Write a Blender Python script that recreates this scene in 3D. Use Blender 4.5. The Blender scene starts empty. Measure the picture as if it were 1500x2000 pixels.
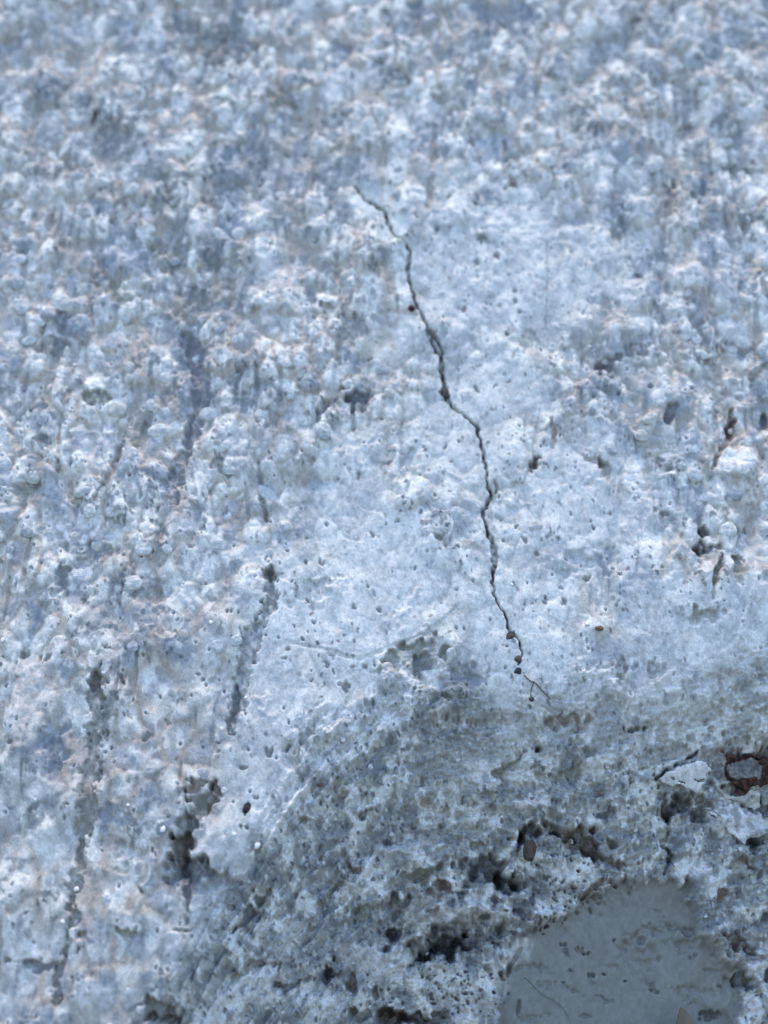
import bpy, math, random
import numpy as np
from mathutils import Vector, Matrix

# ------------------------------------------------------------------ camera, sky, sun, exposure
S = 5e-5                      # metres that one source pixel spans at the middle of the wall
LEAN = math.radians(25)       # the wall leans back by this much
D = 0.125                     # camera to wall
TANH = 0.4                    # tan of half the vertical field of view
cl, sl = math.cos(LEAN), math.sin(LEAN)
U = np.array([1.0, 0, 0]); V = np.array([0, sl, cl]); N = np.array([0, -cl, sl])
scn = bpy.context.scene
COL = scn.collection

cd = bpy.data.cameras.new('camera')
cam = bpy.data.objects.new('camera', cd); COL.objects.link(cam)
cam.location = (0, -D, 0); cam.rotation_euler = (math.radians(90), 0, 0)
cd.sensor_fit = 'VERTICAL'; cd.sensor_height = 7.2; cd.sensor_width = 5.4; cd.lens = 9.0
cd.clip_start = 0.005; cd.clip_end = 50
cd.dof.use_dof = True; cd.dof.focus_distance = D - 0.0065; cd.dof.aperture_fstop = 4.0
scn.camera = cam
scn.render.resolution_x = 768; scn.render.resolution_y = 1024

SUN_EL, SUN_AZ = math.radians(75), math.radians(12)     # azimuth from +Y (behind the wall) towards -X
w = bpy.data.worlds.new('World'); scn.world = w; w.use_nodes = True
nt = w.node_tree; bg = nt.nodes['Background']
sky = nt.nodes.new('ShaderNodeTexSky'); sky.sky_type = 'NISHITA'; sky.sun_disc = False
sky.sun_elevation = SUN_EL; sky.sun_rotation = -SUN_AZ
sky.air_density = 1.0; sky.dust_density = 0.6; sky.ozone_density = 1.0
nt.links.new(sky.outputs[0], bg.inputs[0]); bg.inputs[1].default_value = 0.14
sd = bpy.data.lights.new('sun', 'SUN'); sd.energy = 1.1; sd.angle = math.radians(15); sd.color = (1.0, 0.77, 0.50)
sun = bpy.data.objects.new('sun', sd); COL.objects.link(sun)
sdir = Vector((-math.sin(SUN_AZ)*math.cos(SUN_EL), math.cos(SUN_AZ)*math.cos(SUN_EL), math.sin(SUN_EL)))
sun.rotation_euler = sdir.to_track_quat('Z', 'Y').to_euler()
scn.view_settings.view_transform = 'Standard'; scn.view_settings.look = 'None'
scn.view_settings.gamma = 1; scn.view_settings.exposure = 1.46; scn.view_settings.use_curve_mapping = False

# ------------------------------------------------------------------ noise helpers
rng = np.random.default_rng(11)
LAT = rng.random((16, 256, 256)).astype(np.float32)
def vnoise(x, y, sc, k):
    x = x/sc + 37.3*k; y = y/sc + 91.7*k
    xi = np.floor(x).astype(np.int32); yi = np.floor(y).astype(np.int32)
    fx = (x-xi).astype(np.float32); fy = (y-yi).astype(np.float32)
    fx = fx*fx*fx*(fx*(fx*6-15)+10); fy = fy*fy*fy*(fy*(fy*6-15)+10)
    L = LAT[k % 16]; x0 = xi & 255; x1 = (xi+1) & 255; y0 = yi & 255; y1 = (yi+1) & 255
    a = L[y0, x0]; b = L[y0, x1]; c = L[y1, x0]; d = L[y1, x1]
    return ((a+(b-a)*fx)*(1-fy) + (c+(d-c)*fx)*fy)*2-1
def fbm(x, y, sc, k, octv=3, gain=.5):
    r = 0; a = 1; t = 0
    for i in range(octv):
        r = r + a*vnoise(x, y, sc/(2.03**i), k+i); t += a; a *= gain
    return r/t
def voronoi(x, y, sc, k, jit=.9):
    """F1, F2 in cell units, random id value, and centre of the nearest cell"""
    x = x/sc; y = y/sc
    xi = np.floor(x).astype(np.int32); yi = np.floor(y).astype(np.int32)
    f1 = np.full(x.shape, 9, np.float32); f2 = f1.copy(); idv = np.zeros(x.shape, np.float32); id2 = idv.copy()
    A, B, Cc, Dd = LAT[k % 16], LAT[(k+3) % 16], LAT[(k+7) % 16], LAT[(k+11) % 16]
    for dy in (-1, 0, 1):
        for dx in (-1, 0, 1):
            cx = xi+dx; cy = yi+dy; ix = cx & 255; iy = cy & 255
            px = cx+.5+jit*(A[iy, ix]-.5); py = cy+.5+jit*(B[iy, ix]-.5)
            d = np.sqrt((px-x)**2+(py-y)**2).astype(np.float32)
            cl_ = d < f1
            f2 = np.where(cl_, f1, np.minimum(f2, d))
            idv = np.where(cl_, Cc[iy, ix], idv); id2 = np.where(cl_, Dd[iy, ix], id2)
            f1 = np.where(cl_, d, f1)
    return f1, f2, idv, id2
def sstep(a, b, x):
    t = np.clip((x-a)/(b-a), 0, 1); return t*t*(3-2*t)
def mix(a, b, m): return a+(b-a)*m

# ------------------------------------------------------------------ base form of the wall
YB = np.array([[-900, 2700], [0, 2330], [250, 2080], [420, 1760], [600, 1500], [760, 1360], [900, 1310], [1100, 1345],
               [1300, 1290], [1500, 1240], [1900, 1200]], float)
def base_h(px, py):
    yb = np.interp(px, YB[:, 0], YB[:, 1])
    t = py-yb
    e = 45.0
    sp = e*np.logaddexp(0, np.clip(t/e, -30, 30))
    h = -0.47*sp
    h = h + 10*np.exp(-((px-150)/260)**2-((py-1500)/400)**2)
    return h
def on_wall(px, py, h):
    """point of the wall plane offset by h (source pixels) that shows at this place of the photograph"""
    dx = (px-750)/1000*TANH; dz = -(py-1000)/1000*TANH
    dn = -cl+dz*sl
    t = (h*S-D*cl)/dn
    X = t*dx; Y = -D+t; Z = t*dz
    return X, (Y*sl+Z*cl)       # u, v in the plane

STEP = 1.85
mx, my = 70, 70
cx = np.arange(-mx, 1500+mx+.1, STEP); cy = np.arange(-my, 2000+my+.1, STEP)
ext = STEP*np.cumsum(np.r_[1.035**np.arange(1, 56), 1.035**55*1.3**np.arange(1, 18)])           # the wall beyond the frame, ever coarser
NE = len(ext)
px1 = np.concatenate([np.full(NE, cx[0]), cx, np.full(NE, cx[-1])])
py1 = np.concatenate([np.full(NE, cy[0]), cy, np.full(NE, cy[-1])])
ex1 = np.concatenate([-ext[::-1], cx*0, ext]); ey1 = np.concatenate([-ext[::-1], cy*0, ext])
PX, PY = np.meshgrid(px1, py1); EX, EY = np.meshgrid(ex1, ey1)
PX = PX.astype(np.float64); PY = PY.astype(np.float64)
H0 = base_h(PX, PY)
u, v = on_wall(PX, PY, H0)
X = u/S+EX; Y = -v/S+EY                                  # wall coordinates in source pixels, y down
NY, NX = X.shape
ix0, iy0 = NE, NE
print('grid', NX, NY)

# ------------------------------------------------------------------ zones
X0, Y0 = X, Y; Y = Y*.77
wx = X+12*fbm(X, Y, 70, 1, 2)+2.6*vnoise(X, Y, 12, 4); wy = Y+12*fbm(X, Y, 70, 5, 2)+2.6*vnoise(X, Y, 12, 8)
nz = fbm(X, Y, 90, 2, 4)
def blob(x, y, rx, ry, ang=0, soft=1.0, warp=.35):
    a = math.radians(ang); dx = PX-x; dy = PY-y
    p = (dx*math.cos(a)+dy*math.sin(a))/rx; q = (-dx*math.sin(a)+dy*math.cos(a))/ry
    r = np.sqrt(p*p+q*q)+warp*nz
    return 1-sstep(1-soft*.5, 1+soft*.5, r)
ybm = np.interp(PX, YB[:, 0], YB[:, 1])
zC = sstep(-110, 70, (PY-ybm-55*sstep(820, 1000, PX))+90*nz)                     # porous broken zone
zS = np.zeros_like(X)                                    # smoother skin
for b in [(1000, 560, 190, 210, 10), (900, 850, 130, 200, -10), (700, 1080, 150, 190, 0), (1130, 1000, 150, 170, 0),
          (600, 1200, 120, 170, 0), (1000, 1180, 190, 120, 0), (1330, 1210, 220, 70, 10), (1060, 1290, 130, 70, -15), (560, 1330, 110, 110, 0),
          (800, 1180, 200, 120, -20), (500, 1500, 60, 120, 10), (450, 1750, 60, 170, 10)]:
    zS = np.maximum(zS, blob(*b, soft=1.5, warp=.9))
zS = zS*(1-.8*zC)
for b in [(715, 395, 40, 22, 38), (765, 450, 34, 34, 40), (798, 520, 34, 50, 0), (735, 405, 50, 34, 38)]: zS = np.maximum(zS, .95*blob(*b, soft=1.0, warp=.15))
POLY = [(1000, 1842), (1040, 1815), (1090, 1790), (1140, 1752), (1180, 1732), (1230, 1727), (1290, 1716), (1312, 1704), (1336, 1722),
        (1350, 1752), (1362, 1790), (1372, 1818), (1400, 1850), (1430, 1880), (1442, 1905), (1450, 1930), (1442, 1965), (1450, 2120),
        (970, 2120), (982, 1985), (975, 1930), (984, 1880)]
def poly_sd(px, py, poly):
    """signed distance, positive inside"""
    d = np.full(px.shape, 1e9); ins = np.zeros(px.shape, bool)
    n = len(poly)
    for i in range(n):
        ax, ay = poly[i]; bx, by = poly[(i+1) % n]
        ex, ey = bx-ax, by-ay
        t = np.clip(((px-ax)*ex+(py-ay)*ey)/(ex*ex+ey*ey), 0, 1)
        d = np.minimum(d, (px-ax-t*ex)**2+(py-ay-t*ey)**2)
        c = ((ay > py) != (by > py)) & (px < (bx-ax)*(py-ay)/((by-ay) if by != ay else 1e-9)+ax)
        ins ^= c
    d = np.sqrt(d); return np.where(ins, d, -d)
wig = 12*vnoise(X, Y, 26, 3)+6*vnoise(X, Y, 9, 6)
sdP = poly_sd(PX+wig, PY+11*vnoise(X, Y, 20, 9)+5*vnoise(X, Y, 8, 2), POLY)
zD = sstep(-4, 7, sdP)

# ------------------------------------------------------------------ relief (heights in source pixels)
LIGHT = np.array([.70, .69, .67]); MID = np.array([.50, .50, .50]); GREY = np.array([.27, .28, .30]); DARK = np.array([.12, .125, .14])
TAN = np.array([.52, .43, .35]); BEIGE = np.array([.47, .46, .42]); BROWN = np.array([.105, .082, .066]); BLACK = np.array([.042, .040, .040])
WHITE = np.array([.80, .80, .80]); BLUEG = np.array([.30, .34, .40]); RUST = np.array([.10, .038, .03]); OLIVE = np.array([.22, .22, .18])

f1, f2, ida, idb = voronoi(wx, wy*.9, 44, 1)
q1, q2, idg, idh = voronoi(wx+5*vnoise(X, Y, 30, 9), wy*.85+5*vnoise(X, Y, 30, 12), 72, 6)
bm_ = sstep(-.03, .03, fbm(X, Y, 110, 14, 3)+.12*sstep(900, 1500, PY))          # where the lumps are broad
f1, f2, ida, idb = [mix(a_, b_, bm_) for a_, b_ in ((f1, q1), (f2, q2), (ida, idg), (idb, idh))]
g1, g2, idc, idd = voronoi(wx+4, wy, 16, 2)
k1, k2, ide, idf = voronoi(X+2.5*vnoise(X, Y, 6, 3), Y+2.5*vnoise(X, Y, 6, 7), 7.5, 5)
big = fbm(X, Y, 240, 10, 3)
mid_ = fbm(X, Y, 75, 12, 3)
fine = fbm(X, Y, 7, 13, 3)
dome = np.sqrt(np.clip(1-(f1/.80)**2, 0, 1))
edge = 1-np.exp(-7*(f2-f1))
dome2 = np.sqrt(np.clip(1-(g1/.85)**2, 0, 1)); edge2 = 1-np.exp(-7*(g2-g1))
edge3 = 1-np.exp(-6*(k2-k1))
flat_ = 1-.62*sstep(850, 1350, PY)
edge = 1-np.exp(-3.6*(f2-f1))
hA = ((8+12*ida)*dome*edge*(.45+.55*sstep(.25, .4, idb+.2*mid_))+(1+3.5*idc)*dome2*edge2+.5*edge3*(.3+ide))*flat_+.5*fine+6*fbm(X, Y, 34, 9, 2)*(.5+.5*flat_)+18*mid_+14*big
hS = 4*dome*edge+.8*dome2*edge2+.3*fine+2*fbm(X, Y, 30, 3, 2)+6*mid_+10*big
acr = PY+EY-ybm; alo = (PX+EX)*1.25
st1 = fbm(alo*.42+8*vnoise(X, Y, 40, 3), acr*.95+10*vnoise(X, Y, 50, 6), 30, 3, 4, .6)
st2 = fbm(alo*.45, acr+6*vnoise(X, Y, 30, 6), 13, 9, 3, .6)
rid = 1-np.abs(fbm(X*.75+Y*.55, Y*.9-X*.35, 46, 3, 4))*2
hC = 8*rid+24*st1+6*st2+(1+4*idc)*dome2*edge2+2.2*edge3*(.2+ide)+1.4*fine+14*mid_
hD = 9*fbm(X, Y, 75, 2, 3)+3*fbm(X, Y, 22, 6, 3)*sstep(-.1, .35, fbm(X, Y, 60, 11, 2)+.05)+.5*fine+3*big
zL = np.maximum(blob(1270, 1375, 300, 75, -4, soft=1.2), .8*blob(1000, 1440, 220, 60, -28, soft=1.2))*zC*(1-zD)      # smeared, smoother ledge
hC = mix(hC, .45*hC+4*st2, .75*zL)
hA = hA*.84; hS = hS*.85
H = mix(hA, hS, zS); H = mix(H, hC, zC)
# the smooth patch is a lower, even skin with a ragged rim
patch_level = -14+hD-0.10*0
H = mix(H, patch_level, zD)
H += 15*np.exp(-((sdP+12)/9)**2)*(.5+vnoise(X, Y, 30, 2))*zC

# ------------------------------------------------------------------ mineral colours
def colmix(C, col, m): 
    return C+(np.asarray(col)-C)*m[..., None]
C = np.zeros(X.shape+(3,)); C[:] = MID
grain = (1-sstep(.50, .72, f1))*sstep(.30, .36, idb+.22*mid_)           # pale mineral lumps in a greyer paste
gA = fbm(wx, wy*.85, 36, 7, 3, .5)+.12*(idc-.5)+.30*mid_+.16*big
C = colmix(C, GREY*1.45, .9*(1-sstep(-.30, .0, gA)))
C = colmix(C, WHITE*.9, .8*sstep(.0, .22, gA))
C = colmix(C, WHITE*np.array([1., .985, .95]), .93*grain*sstep(-.6, -.1, gA))
C = colmix(C, MID*.55, .42*(1-sstep(.02, .30, f2-f1))*(1-.85*zS))
C = colmix(C, MID*.72, .45*(1-sstep(.14, .2, idc))*(1-sstep(.4, .7, g1)))

strk = fbm(X*1.0+14*vnoise(X, Y, 120, 4), Y*.13, 20, 6, 3, .55)
strk = strk-.35*sstep(950, 1200, PY)
H -= 6*sstep(.05, .3, strk)*(1-zC)*(1-.7*zS)
C = colmix(C, GREY*1.1, .62*sstep(.12, .34, strk)*(1-.8*zS)*sstep(-.35, .15, fbm(X, Y, 200, 12, 2)+.15))
C = colmix(C, BLUEG, .75*sstep(.80, .86, ida-.12*zS*1.5+.12*mid_))
C = colmix(C, GREY, .8*sstep(.86, .9, idb*.5+.5*ide+.32*mid_-.25*zS))
C = colmix(C, GREY, .75*sstep(.83, .87, idc-.2*zS+.15*big)*(1-sstep(.3, .6, g1)))
C = colmix(C, WHITE, .8*sstep(.80, .84, idd)*(1-sstep(.25, .6, g1)))
C = colmix(C, TAN*1.05, .55*(1-sstep(.04, .45, f2-f1))*(1-.8*zS)*(1-zC)*sstep(-.3, .5, vnoise(X, Y, 55, 14)+.3))
C = colmix(C, LIGHT*np.array([.93, .97, 1.0]), zS*.72*(.75+.25*fine))
# dark grit
gr = sstep(.90, .93, ide)*(1-sstep(.28, .5, k1))
C = colmix(C, DARK, .75*gr*(1-zD)*(.45+.55*sstep(-.2, .4, mid_+.3*zC)))
# porous zone: beige and white paste
cc = MID*.80+0*C
cc = colmix(cc, BEIGE*.85, sstep(-.3, .3, fbm(X, Y, 90, 8, 3)))
wv = fbm(X, Y, 30, 5, 4, .6)+.45*st1+.12*(idc-.5)
cc = colmix(cc, WHITE*.9, .9*sstep(.07, .2, wv))
cc = colmix(cc, DARK*1.1, .6*sstep(.26, .36, -wv+.3*st2))
cc = colmix(cc, GREY*1.0, .75*sstep(.08, .3, -wv+.25*st2))
cc = colmix(cc, GREY, .8*sstep(.66, .72, idc)*(1-sstep(.3, .55, g1)))
cc = colmix(cc, np.array([.28, .24, .20]), .4*sstep(.90, .93, idd)*(1-sstep(.3, .5, g1)))
cc = colmix(cc, WHITE, .6*sstep(.82, .86, idf)*(1-sstep(.3, .55, k1)))
cc = colmix(cc, DARK, .85*sstep(.84, .88, ide)*(1-sstep(.25, .45, k1)))
cc = colmix(cc, BEIGE*.9+.12*WHITE, .55*zL)
C = mix(C, cc, zC[..., None])
C = colmix(C, np.array([.250, .252, .246]), zD)
C *= np.array([.975, 1.0, 1.0])
C *= (1+.16*fine+.14*vnoise(X, Y, 3.6, 15)*(1-.8*zD))[..., None]

dull = sstep(900, 1450, PY)*(1-sstep(380, 640, PX+.25*(1500-PY)))*(1-zC)
C *= (1-.22*dull*(.8+.6*mid_))[..., None]
# pores of the broken zone: little holes, thicker in the white crust
pm = (1-sstep(.20, .34, k1))*sstep(.62, .66, idf)*sstep(-.1, .5, fbm(X, Y, 80, 9, 3)+.25)*zC*(1-zD)
H -= 5.5*pm
pm2 = (1-sstep(.2, .36, g1))*sstep(.80, .83, ida*.35+idd*.65)*zC*(1-zD)
H -= 9*pm2; 
pm3 = (1-sstep(.10, .22, g1))*sstep(.90, .92, idd)*(1-zC)
H -= 6*pm3; C = colmix(C, DARK, .55*pm3)

# ------------------------------------------------------------------ stamping of the single pits, stones and stains
def win(x0, x1, y0, y1):
    a = int(max(0, (x0-cx[0])/STEP))+ix0; b = int(min(len(cx), (x1-cx[0])/STEP+1))+ix0
    c = int(max(0, (y0-cy[0])/STEP))+iy0; d = int(min(len(cy), (y1-cy[0])/STEP+1))+iy0
    return slice(max(c, 0), max(d, 0)), slice(max(a, 0), max(b, 0))
def stamp(x, y, rx, ry, ang=0, dep=0, col=None, al=.8, soft=.5, warp=.5, lump=0):
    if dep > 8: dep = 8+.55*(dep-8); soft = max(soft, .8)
    R = max(rx, ry)*1.7+4
    ys, xs = win(x-R, x+R, y-R, y+R)
    if ys.stop <= ys.start or xs.stop <= xs.start: return
    a = math.radians(ang); dx = PX[ys, xs]-x; dy = PY[ys, xs]-y
    n1 = vnoise(X[ys, xs], Y[ys, xs], max(5, min(rx, ry)*1.1), 7)+.5*vnoise(X[ys, xs], Y[ys, xs], max(3, min(rx, ry)*.45), 2)
    k_ = min(1, min(rx, ry)/14)*min(1.6, 1+max(rx, ry)/120)
    f_ = 6 if abs(dep) < 8 else 2.5
    dx = dx+k_*(11*W1[ys, xs]+f_*W3[ys, xs]); dy = dy+k_*(11*W2[ys, xs]+f_*W4[ys, xs])
    p = (dx*math.cos(a)+dy*math.sin(a))/rx; q = (-dx*math.sin(a)+dy*math.cos(a))/ry
    r = np.sqrt(p*p+q*q)+warp*.55*n1
    if dep > 7:                                          # a crisp broken upper lip, a gentle lower side
        sf = mix(.22, 1.5, sstep(-.9, .9, q)); m = 1-sstep(1-sf*.6, 1+sf*.4, r)
    else: m = 1-sstep(1-soft*.6, 1+soft*.4, r)
    H[ys, xs] -= dep*m*(1+.18*W1[ys, xs])+min(3, .15*abs(dep))*m*W3[ys, xs]
    if max(rx, ry) > 9 and dep > 8: al = np.clip(al*(.88+.30*W1[ys, xs]+.22*W4[ys, xs]), 0, .96)
    elif max(rx, ry) > 9: al = np.clip(al*(.86+.55*W4[ys, xs]+.35*W5[ys, xs]), 0, .96)
    if lump: H[ys, xs] = H[ys, xs]*(1-.6*m)+lump*np.sqrt(np.clip(1-r*r*.85, 0, 1))*m
    if col is not None: C[ys, xs] = colmix(C[ys, xs], col, al*m)
W1, W2, W3, W4, W5 = vnoise(X, Y, 15, 3), vnoise(X, Y, 15, 9), vnoise(X, Y, 7, 5), vnoise(X, Y, 7, 11), vnoise(X, Y, 3.8, 6)
def path_stamp(pts, wid, dep, col, al=.8, soft=.6, jag=2.0):
    pts = [np.array(p, float) for p in pts]
    for i in range(len(pts)-1):
        a, b = pts[i], pts[i+1]
        w0 = wid[i] if isinstance(wid, (list, tuple)) else wid; w1 = wid[i+1] if isinstance(wid, (list, tuple)) else wid
        R = max(w0, w1)*2+6
        ys, xs = win(min(a[0], b[0])-R, max(a[0], b[0])+R, min(a[1], b[1])-R, max(a[1], b[1])+R)
        if ys.stop <= ys.start or xs.stop <= xs.start: continue
        jw = max(0, jag-2)*1.2
        xx = PX[ys, xs]+jag*vnoise(X[ys, xs], Y[ys, xs], 9, 3)+jw*vnoise(X[ys, xs], Y[ys, xs], 24, 5)+jag*.5*W5[ys, xs]; yy = PY[ys, xs]+jag*vnoise(X[ys, xs], Y[ys, xs], 9, 12)
        e = b-a; t = np.clip(((xx-a[0])*e[0]+(yy-a[1])*e[1])/(e@e), 0, 1)
        d = np.hypot(xx-a[0]-t*e[0], yy-a[1]-t*e[1])/(w0+(w1-w0)*t)
        m = 1-sstep(1-soft*.6, 1+soft*.5, d)
        PM[ys, xs] = np.maximum(PM[ys, xs], m)
def apply_path(dep, col, al):
    global H, C
    H -= dep*PM; C = colmix(C, col, np.clip(al*PM*(.8+.35*W1+.5*W3+.3*W5), 0, 1)); PM[:] = 0
PM = np.zeros_like(X)

# grey mineral patches of the upper wall: x, y, rx, ry, angle, tone (0 grey, 1 blue grey, 2 olive, 3 dark), strength
for x, y, rx, ry, a, t, s in [
    (435, 90, 60, 32, 0, 3, .6), (665, 105, 32, 20, -10, 1, .8), (545, 200, 32, 18, 10, 2, .7), (650, 270, 36, 32, 0, 0, .8), (220, 280, 46, 50, 0, 0, .8),
    (130, 200, 38, 28, 30, 0, .6), (190, 405, 38, 15, 0, 1, .8), (320, 395, 28, 15, 0, 0, .8), (330, 355, 26, 18, 0, 0, .7), (410, 395, 18, 13, 0, 3, .6),
    (340, 485, 48, 34, 0, 2, .7), (412, 505, 30, 32, 0, 0, .8), (455, 350, 50, 34, 0, 0, .6), (100, 675, 26, 18, 0, 3, .5), (235, 570, 34, 22, -20, 2, .6),
    (195, 535, 12, 22, 0, 3, .5), (120, 620, 8, 30, 0, 0, .6), (400, 590, 50, 22, 0, 0, .6), (640, 350, 26, 18, 0, 1, .5), (368, 690, 22, 34, 0, 1, .7),
    (150, 330, 26, 24, 0, 0, .6), (480, 300, 34, 16, 0, 1, .5), (240, 60, 26, 22, 0, 1, .4), (360, 50, 30, 14, 0, 3, .5), (30, 90, 36, 16, -20, 1, .6),
    (980, 40, 60, 36, 0, 1, .7), (770, 150, 22, 26, 0, 3, .6), (810, 12, 26, 24, 0, 1, .9), (870, 190, 22, 14, 0, 0, .5), (1150, 100, 40, 22, 0, 0, .4),
    (1235, 10, 34, 18, 0, 0, .7), (1235, 50, 14, 12, 0, 3, .7), (1295, 142, 9, 14, 0, 3, .7), (1125, 260, 12, 18, 0, 3, .7), (1160, 262, 14, 12, 0, 0, .8),
    (1450, 65, 36, 24, -20, 1, .7), (1310, 20, 20, 14, 0, 1, .7), (1445, 330, 42, 9, 0, 3, .6), (1345, 265, 22, 18, 0, 0, .7), (1310, 385, 9, 36, 5, 3, .6),
    (1365, 385, 9, 38, 5, 3, .5), (1225, 412, 12, 20, 0, 3, .5), (1130, 225, 20, 14, 0, 0, .6), (1455, 165, 20, 24, 0, 0, .6), (1420, 240, 24, 20, 0, 0, .6),
    (1460, 420, 30, 34, 0, 0, .7), (1400, 440, 24, 20, 0, 1, .6), (1460, 545, 26, 34, 0, 1, .7), (1340, 575, 14, 14, 0, 0, .8), (1295, 620, 14, 30, 0, 0, .7),
    (1260, 515, 26, 14, 10, 1, .6), (1360, 620, 22, 22, 0, 0, .7), (1420, 682, 44, 12, 5, 3, .5), (1250, 680, 26, 14, -20, 3, .5), (1180, 600, 26, 34, 0, 0, .4),
    (1210, 445, 18, 16, 0, 0, .5), (1165, 695, 40, 20, 0, 1, .5), (1120, 1090, 34, 22, 0, 1, .35), (1180, 1098, 28, 18, 0, 1, .5),
    (690, 640, 28, 22, 0, 0, .7), (670, 705, 26, 17, 0, 1, .7), (700, 775, 22, 18, 0, 3, .6), (590, 742, 8, 15, 0, 3, .6), (640, 790, 22, 12, 0, 0, .6),
    (475, 790, 30, 10, 20, 1, .6), (455, 750, 15, 15, 0, 0, .7), (330, 770, 22, 20, 0, 3, .6), (180, 775, 30, 12, 0, 2, .8), (82, 795, 16, 12, 0, 3, .5),
    (275, 850, 34, 22, 0, 2, .5), (85, 865, 14, 12, 0, 3, .6), (50, 960, 28, 26, 0, 2, .6), (150, 980, 12, 8, 0, 2, .6), (430, 915, 13, 20, 0, 3, .6),
    (180, 1075, 56, 20, -8, 3, .55), (120, 1135, 12, 26, 20, 0, .8), (278, 1140, 42, 38, 0, 3, .6), (300, 1210, 22, 30, 0, 1, .7), (320, 1045, 14, 20, 0, 0, .7),
    (110, 1460, 30, 64, 12, 1, .9), (110, 1470, 24, 50, 12, 3, .45), (225, 1595, 30, 22, 0, 1, .8), (70, 1600, 16, 20, 0, 0, .5), (240, 1660, 34, 16, 0, 0, .5),
    (450, 1300, 34, 40, 0, 2, .25), (1265, 300, 22, 30, 20, 0, .4), (60, 210, 14, 20, 0, 0, .5), (940, 1322, 26, 14, 0, 1, .8), (640, 830, 22, 10, 0, 0, .4),
    (530, 820, 30, 16, 0, 0, .4), (1190, 1310, 20, 12, 0, 1, .5), (600, 1160, 40, 20, 0, 0, .3), (1030, 660, 14, 20, 0, 2, .3), (640, 1140, 22, 10, 0, 0, .4)]:
    stamp(x, y, rx, ry, a, 4+3*s, [GREY*.85, BLUEG*.85, OLIVE*1.0, DARK*1.2][t], min(.95, s*1.05), .7, .9)
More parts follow.
